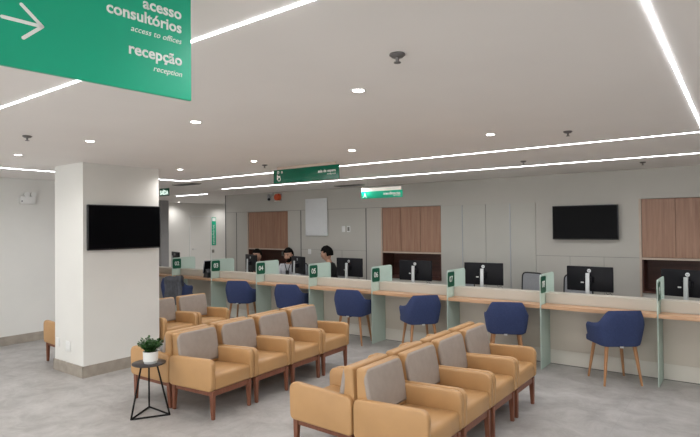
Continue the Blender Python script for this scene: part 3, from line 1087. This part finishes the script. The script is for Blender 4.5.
# ---------------------------------------------------------------- office chairs
def make_office():
    t = thing('office_chair', '', 'chair', (0, 0, 0), 0, 'black office chairs behind the counter')   # faces +Y
    bm = B(); prism(bm, rounded([(-0.235, -0.22), (0.235, -0.22), (0.24, 0.24), (-0.24, 0.24)], 0.08), 'z', 0.44, 0.50, 0.02, 3)
    obj('seat', bm, 'black', t, True)
    out = rounded([(-0.20, 0.57), (0.20, 0.57), (0.185, 0.965), (-0.185, 0.965)], [0.05, 0.05, 0.08, 0.08], 5)
    bm = B(); tube(bm, [(p.x, -0.262, p.y) for p in out] + [(out[0].x, -0.262, out[0].y)], 0.011, 8)
    box(bm, -0.022, 0.022, -0.274, -0.266, 0.56, 0.72)
    obj('backrest_rim', bm, 'black', t, True)
    bm = B(); prism(bm, out, 'y', -0.265, -0.259)
    obj('back_mesh', bm, 'meshfab', t)
    bm = B(); tube(bm, [(0, -0.05, 0.43), (0, -0.26, 0.44), (0, -0.315, 0.62)], 0.022, 10); obj('back_arm', bm, 'black', t, True)
    bm = B(); cyl(bm, (0, 0, 0.10), (0, 0, 0.44), 0.028, n=14); obj('gas_column', bm, 'black', t, True)
    for s in (-1, 1):
        bm = B(); tube(bm, [(s * 0.2, 0.0, 0.45), (s * 0.31, 0.0, 0.46), (s * 0.31, 0.0, 0.62)], 0.014, 8); box(bm, s * 0.31 - 0.03, s * 0.31 + 0.03, -0.12, 0.13, 0.615, 0.64, r=0.008)
        obj('armrest', bm, 'black', t, True)
    for k in range(5):
        a = 2 * PI * k / 5 + 0.3
        e = (0.29 * math.cos(a), 0.29 * math.sin(a))
        bm = B(); cyl(bm, (0, 0, 0.11), (e[0], e[1], 0.07), 0.024, 0.016, 10)
        l = obj('base_leg', bm, 'black', t, True)
        bm = B(); px, py = -math.sin(a) * 0.02, math.cos(a) * 0.02
        cyl(bm, (e[0] - px, e[1] - py, 0.028), (e[0] + px, e[1] + py, 0.028), 0.028, n=14)
        obj('caster', bm, 'black', l, True)
    return t
off = make_office()
OL = [(-3.62, 7.78, 200, 'black office chair by the middle niche, only its rounded top showing'),
      (-2.66, 7.80, 160, 'office chair with grey mesh back between the monitor and divider 08'),
      (-1.93, 7.80, 180, 'office chair behind divider 08 with grey mesh back'),
      (-7.16, 7.68, 180, 'office chair under the bearded clerk'),
      (-6.21, 7.68, 100, 'office chair under the dark-shirted clerk'),
      (-8.15, 7.78, 180, 'office chair under the leftmost hidden clerk')]
for i, (x, y, a, l) in enumerate(OL):
    if i == 0:
        off.location = (x, y, 0); off.rotation_euler = (0, 0, math.radians(a)); off['label'] = l
        off0 = off
    else:
        dup(off, (x, y, 0), math.radians(a), l)

# ================================================================ PEOPLE
def skin_mesh(verts, edges, radii, root=0, sub=1):
    me = bpy.data.meshes.new('tmp')
    me.from_pydata(verts, edges, [])
    o = bpy.data.objects.new('tmp', me)
    COL.objects.link(o)
    md = o.modifiers.new('s', 'SKIN')
    md.use_smooth_shade = True
    sv = me.skin_vertices[0].data
    for i, r in enumerate(radii):
        r = r if isinstance(r, tuple) else (r, r)
        sv[i].radius = r
        sv[i].use_root = (i == root)
    s = o.modifiers.new('u', 'SUBSURF'); s.levels = sub; s.render_levels = sub
    bpy.context.view_layer.update()
    dg = bpy.context.evaluated_depsgraph_get()
    out = bpy.data.meshes.new_from_object(o.evaluated_get(dg))
    bpy.data.objects.remove(o)
    bpy.data.meshes.remove(me)
    bm = bmesh.new()
    bm.from_mesh(out)
    bpy.data.meshes.remove(out)
    return bm

def person(label, loc, rz, shirt, headyaw=0.0, pitch=0.0, beard=False, glasses=False, lanyard=False, dz=0.0):
    t = thing('person', label, 'person', loc, rz, None)   # faces +Y, seated
    V, E, R = [], [], []
    def add(p, r, par=None):
        V.append(p); R.append(r)
        if par is not None: E.append((par, len(V) - 1))
        return len(V) - 1
    pel = add((0, -0.08, 0.585), (0.155, 0.11))
    bel = add((0, -0.07, 0.73), (0.14, 0.10), pel)
    che = add((0, -0.04, 0.88 + dz), (0.155, 0.105), bel)
    nb = add((0, -0.03, 0.985 + dz), (0.075, 0.065), che)
    nk = add((0, -0.005, 1.05 + dz), 0.052, nb)
    hd = add((0, 0.01, 1.10 + dz), 0.055, nk)
    arms = []
    for s in (-1, 1):
        sh = add((s * 0.165, -0.04, 0.945 + dz), 0.056, che)
        el = add((s * 0.215, 0.06, 0.735), 0.042, sh)
        wr = add((s * 0.10, 0.26, 0.760), 0.026, el)
        pm = add((s * 0.085, 0.315, 0.765), (0.035, 0.016), wr)
        arms.append((s, sh, el, wr))
        for k, (dx, L) in enumerate(((-0.026, 0.058), (-0.009, 0.068), (0.009, 0.064), (0.025, 0.050))):
            kn = add((s * 0.085 + dx, 0.352, 0.768), 0.0095, pm)
            m1 = add((s * 0.085 + dx * 1.1, 0.352 + L * 0.5, 0.766), 0.0085, kn)
            add((s * 0.085 + dx * 1.15, 0.352 + L, 0.752), 0.007, m1)
        th = add((s * 0.055, 0.315, 0.762), 0.010, pm)
        add((s * 0.036, 0.35, 0.756), 0.008, th)
        hp = add((s * 0.09, -0.06, 0.56), 0.085, pel)
        knn = add((s * 0.12, 0.34, 0.545), 0.058, hp)
        an = add((s * 0.12, 0.32, 0.10), 0.036, knn)
        add((s * 0.125, 0.46, 0.045), (0.04, 0.03), an)
    bm = skin_mesh(V, E, R, 0, 1)
    # head
    tmp = B()
    bmesh.ops.create_uvsphere(tmp, u_segments=28, v_segments=20, radius=1.0)
    for v in tmp.verts:
        x, y, z = v.co
        w = 0.076 * (1 - 0.26 * max(0, -z) ** 1.5)
        d = 0.097 * (1 - 0.12 * max(0, -z))
        if z < -0.1 and y < 0: d *= 0.80
        if z < -0.35 and y > 0.2: d *= 1.04
        v.co = Vector((x * w, y * d + 0.004, z * 0.122))
        if y > 0.80 and -0.35 < z < 0.30 and abs(x) < 0.20:      # nose
            v.co.y += 0.022 * (1 - abs(z + 0.12) / 0.42) * (1 - abs(x) / 0.2)
        if y > 0.75 and 0.0 < z < 0.22 and 0.2 < abs(x) < 0.5:    # eye sockets
            v.co.y -= 0.006
    hm = Matrix.Translation((0, 0.022, 1.165 + dz)) @ Matrix.Scale(1.10, 4) @ Matrix.Rotation(headyaw, 4, 'Z') @ Matrix.Rotation(pitch, 4, 'X')
    for s in (-1, 1):
        sphere(tmp, (s * 0.076, -0.004, -0.006), 0.028, 0.32, 0.6, 1.1, 10, 8)
    merge(bm, tmp, hm)
    obj('body', bm, 'skin', t, True)
    # face details
    tmp = B()
    for s in (-1, 1):
        sphere(tmp, (s * 0.030, 0.090, 0.012), 0.010, 1, 0.6, 0.6, 10, 8)
        box(tmp, s * 0.030 - 0.019, s * 0.030 + 0.019, 0.088, 0.099, 0.032, 0.039)
    bm = B(); merge(bm, tmp, hm); obj('eyes_and_brows', bm, 'hair', t, True)
    tmp = B(); sphere(tmp, (0, 0.094, -0.062), 0.020, 1.1, 0.4, 0.28, 10, 8)
    bm = B(); merge(bm, tmp, hm); obj('mouth', bm, plain('lips', (0.35, 0.12, 0.10), 0.5), t, True)
    # hair cap
    tmp = B()
    bmesh.ops.create_uvsphere(tmp, u_segments=28, v_segments=20, radius=1.0)
    kill = [v for v in tmp.verts if (v.co.z < 0.36 and v.co.y > 0.25) or v.co.z < -0.32 or (v.co.z < 0.04 and v.co.y > -0.15)]
    bmesh.ops.delete(tmp, geom=kill, context='VERTS')
    for v in tmp.verts:
        x, y, z = v.co
        k = 1.0 + 0.03 * math.sin(9 * x + 5 * z) * math.cos(11 * y)
        v.co = Vector((x * 0.092 * k, y * 0.112 * k - 0.002, z * 0.142 * k + 0.004))
    bmesh.ops.solidify(tmp, geom=tmp.faces[:], thickness=0.012)
    bm = B(); merge(bm, tmp, hm); obj('hair', bm, 'hair', t, True)
    if beard:
        tmp = B()
        bmesh.ops.create_uvsphere(tmp, u_segments=28, v_segments=20, radius=1.0)
        kill = [v for v in tmp.verts if v.co.y < 0.0 or v.co.z > -0.30 + 0.30 * (abs(v.co.x) > 0.62) or v.co.z < -0.97]
        bmesh.ops.delete(tmp, geom=kill, context='VERTS')
        for v in tmp.verts:
            x, y, z = v.co
            v.co = Vector((x * 0.073, y * 0.102 + 0.006, z * 0.130))
        bmesh.ops.solidify(tmp, geom=tmp.faces[:], thickness=0.008)
        bm = B(); merge(bm, tmp, hm); obj('beard', bm, 'hair', t, True)
    if glasses:
        tmp = B()
        for s in (-1, 1):
            for k in range(14):
                a, b2 = 2 * PI * k / 14, 2 * PI * (k + 1) / 14
                cyl(tmp, (s * 0.032 + 0.023 * math.cos(a), 0.106, 0.010 + 0.018 * math.sin(a)), (s * 0.032 + 0.023 * math.cos(b2), 0.106, 0.010 + 0.018 * math.sin(b2)), 0.002, n=6)
            cyl(tmp, (s * 0.055, 0.106, 0.014), (s * 0.080, 0.0, 0.012), 0.002, n=6)
        cyl(tmp, (-0.009, 0.107, 0.012), (0.009, 0.107, 0.012), 0.002, n=6)
        bm = B(); merge(bm, tmp, hm); obj('glasses', bm, 'blackmetal', t)
    # shirt: torso and sleeves as one looser skin
    V, E, R = [], [], []
    a0 = add((0, -0.08, 0.60), (0.172, 0.128))
    a1 = add((0, -0.07, 0.73), (0.165, 0.122), a0)
    a2 = add((0, -0.04, 0.88 + dz), (0.170, 0.122), a1)
    a3 = add((0, -0.03, 0.985 + dz), (0.088, 0.078), a2)
    add((0, -0.022, 1.02 + dz), (0.066, 0.066), a3)
    for s in (-1, 1):
        sh = add((s * 0.168, -0.04, 0.945 + dz), 0.070, a2)
        el = add((s * 0.218, 0.06, 0.740), 0.056, sh)
        add((s * 0.125, 0.22, 0.757), 0.036, el)
    bm = skin_mesh(V, E, R, 0, 1)
    obj('shirt', bm, shirt, t, True)
    V, E, R = [], [], []
    a0 = add((0, -0.08, 0.585), (0.165, 0.115))
    for s in (-1, 1):
        hp = add((s * 0.09, -0.06, 0.565), 0.094, a0)
        knn = add((s * 0.12, 0.34, 0.55), 0.070, hp)
        add((s * 0.12, 0.325, 0.12), 0.052, knn)
    bm = skin_mesh(V, E, R, 0, 1)
    obj('trousers', bm, 'trousers', t, True)
    for s in (-1, 1):
        bm = B(); box(bm, s * 0.125 - 0.045, s * 0.125 + 0.045, 0.27, 0.52, 0.0, 0.085, r=0.03, seg=3); obj('shoe', bm, 'black', t, True)
    if lanyard:
        bm = B()
        tube(bm, [(-0.06, 0.075, 0.985), (-0.012, 0.10, 0.84)], 0.008, 6)
        tube(bm, [(0.06, 0.075, 0.985), (0.012, 0.10, 0.84)], 0.008, 6)
        box(bm, -0.035, 0.035, 0.090, 0.112, 0.755, 0.85, r=0.006)
        obj('lanyard_badge', bm, 'black', t)
    return t
person('seated bearded man in a pale shirt with black lanyard, looking at the counter', (-7.165, 7.60, 0), math.radians(205), 'shirtgrey', headyaw=math.radians(-8), pitch=math.radians(-8), beard=True, lanyard=True, dz=-0.03)
person('seated man in black shirt seen in profile facing left', (-6.175, 7.60, 0), math.radians(118), 'shirtblack', headyaw=math.radians(-12), pitch=math.radians(-12), dz=0.02)
person('seated man with glasses mostly hidden behind the sideways monitor at left', (-8.15, 7.70, 0), math.radians(195), 'shirtblack', headyaw=0.1, glasses=True, dz=-0.075)

# ================================================================ SIDE TABLE AND PLANT
TX, TY, TH = -4.372, 2.778, 0.475
t = thing('side_table', 'small round dark side table with black triangular wire base', 'table', (TX, TY, 0))
bm = B(); lathe(bm, [(0, TH - 0.014), (0.142, TH - 0.014), (0.148, TH - 0.009), (0.148, TH - 0.002), (0.145, TH), (0, TH)], 40)
obj('tabletop', bm, 'tabletop', t, True)
feet = [(-4.374 - TX, 2.602 - TY), (-4.206 - TX, 2.879 - TY), (-4.546 - TX, 2.889 - TY)]
R_ = 0.008
for i, (x, y) in enumerate(feet):
    l = math.hypot(x, y)
    bm = B(); cyl(bm, (x, y, R_), (x / l * 0.075, y / l * 0.075, TH - 0.014), R_, n=10)
    obj('leg', bm, 'blackmetal', t, True)
bm = B()
for i in range(3):
    a, b = feet[i], feet[(i + 1) % 3]
    cyl(bm, (a[0], a[1], R_), (b[0], b[1], R_), R_, n=10)
    sphere(bm, (a[0], a[1], R_), R_, u=10, v=8)
obj('base_triangle', bm, 'blackmetal', t, True)

PX, PY = TX + 0.035, TY - 0.005
t = thing('potted_plant', 'small bushy green plant in a white pot on the dark side table', 'plant', (PX, PY, TH))
bm = B(); lathe(bm, [(0, 0.004), (0.052, 0.004), (0.055, 0.022), (0.064, 0.024), (0.066, 0.108), (0.061, 0.108), (0.060, 0.096), (0, 0.096)], 32)
obj('pot', bm, 'pot', t, True)
bm = B(); lathe(bm, [(0, 0), (0.050, 0), (0.0565, 0.003), (0.0575, 0.022), (0.055, 0.0225)], 32)
obj('saucer', bm, 'potband', t, True)
bm = B(); lathe(bm, [(0, 0.102), (0.0605, 0.1005), (0.0605, 0.0965), (0, 0.0965)], 24); obj('soil', bm, 'soil', t)
bm = B(); st_ = B()
rnd = random.Random(3)
for i in range(80):
    a = rnd.uniform(0, 2 * PI); rr = rnd.random() ** 0.5
    base_p = Vector((0.03 * rr * math.cos(a), 0.03 * rr * math.sin(a), 0.1))
    L = rnd.uniform(0.075, 0.125)
    sp = 0.090 * rr
    tip = Vector((sp * 1.35 * math.cos(a), sp * 1.15 * math.sin(a), 0.105 + L * (1.05 - 0.45 * rr * rr)))
    cyl(st_, base_p, tip, 0.0014, 0.0009, 5)
    for j in range(9):
        u = 0.30 + 0.7 * j / 8
        p = base_p.lerp(tip, u)
        da = rnd.uniform(0, 2 * PI)
        el = rnd.uniform(-0.1, 0.9)
        dr = Vector((math.cos(da) * math.cos(el), math.sin(da) * math.cos(el), math.sin(el)))
        side = dr.cross(Vector((rnd.uniform(-.3, .3), rnd.uniform(-.3, .3), 1))).normalized()
        up = side.cross(dr)
        l, w = rnd.uniform(0.022, 0.036), rnd.uniform(0.009, 0.013)
        q = [p, p + dr * l * 0.35 + side * w + up * 0.002, p + dr * l * 0.75 + side * w * 0.8 + up * 0.001, p + dr * l - up * 0.003, p + dr * l * 0.75 - side * w * 0.8 + up * 0.001, p + dr * l * 0.35 - side * w + up * 0.002]
        mid = p + dr * l * 0.5 - up * 0.002
        vs = [bm.verts.new(c) for c in q]; m_ = bm.verts.new(mid)
        for k in range(6):
            bm.faces.new((vs[k], vs[(k + 1) % 6], m_))
obj('foliage', bm, 'leaf', t)
obj('stems', st_, 'leaf', t)
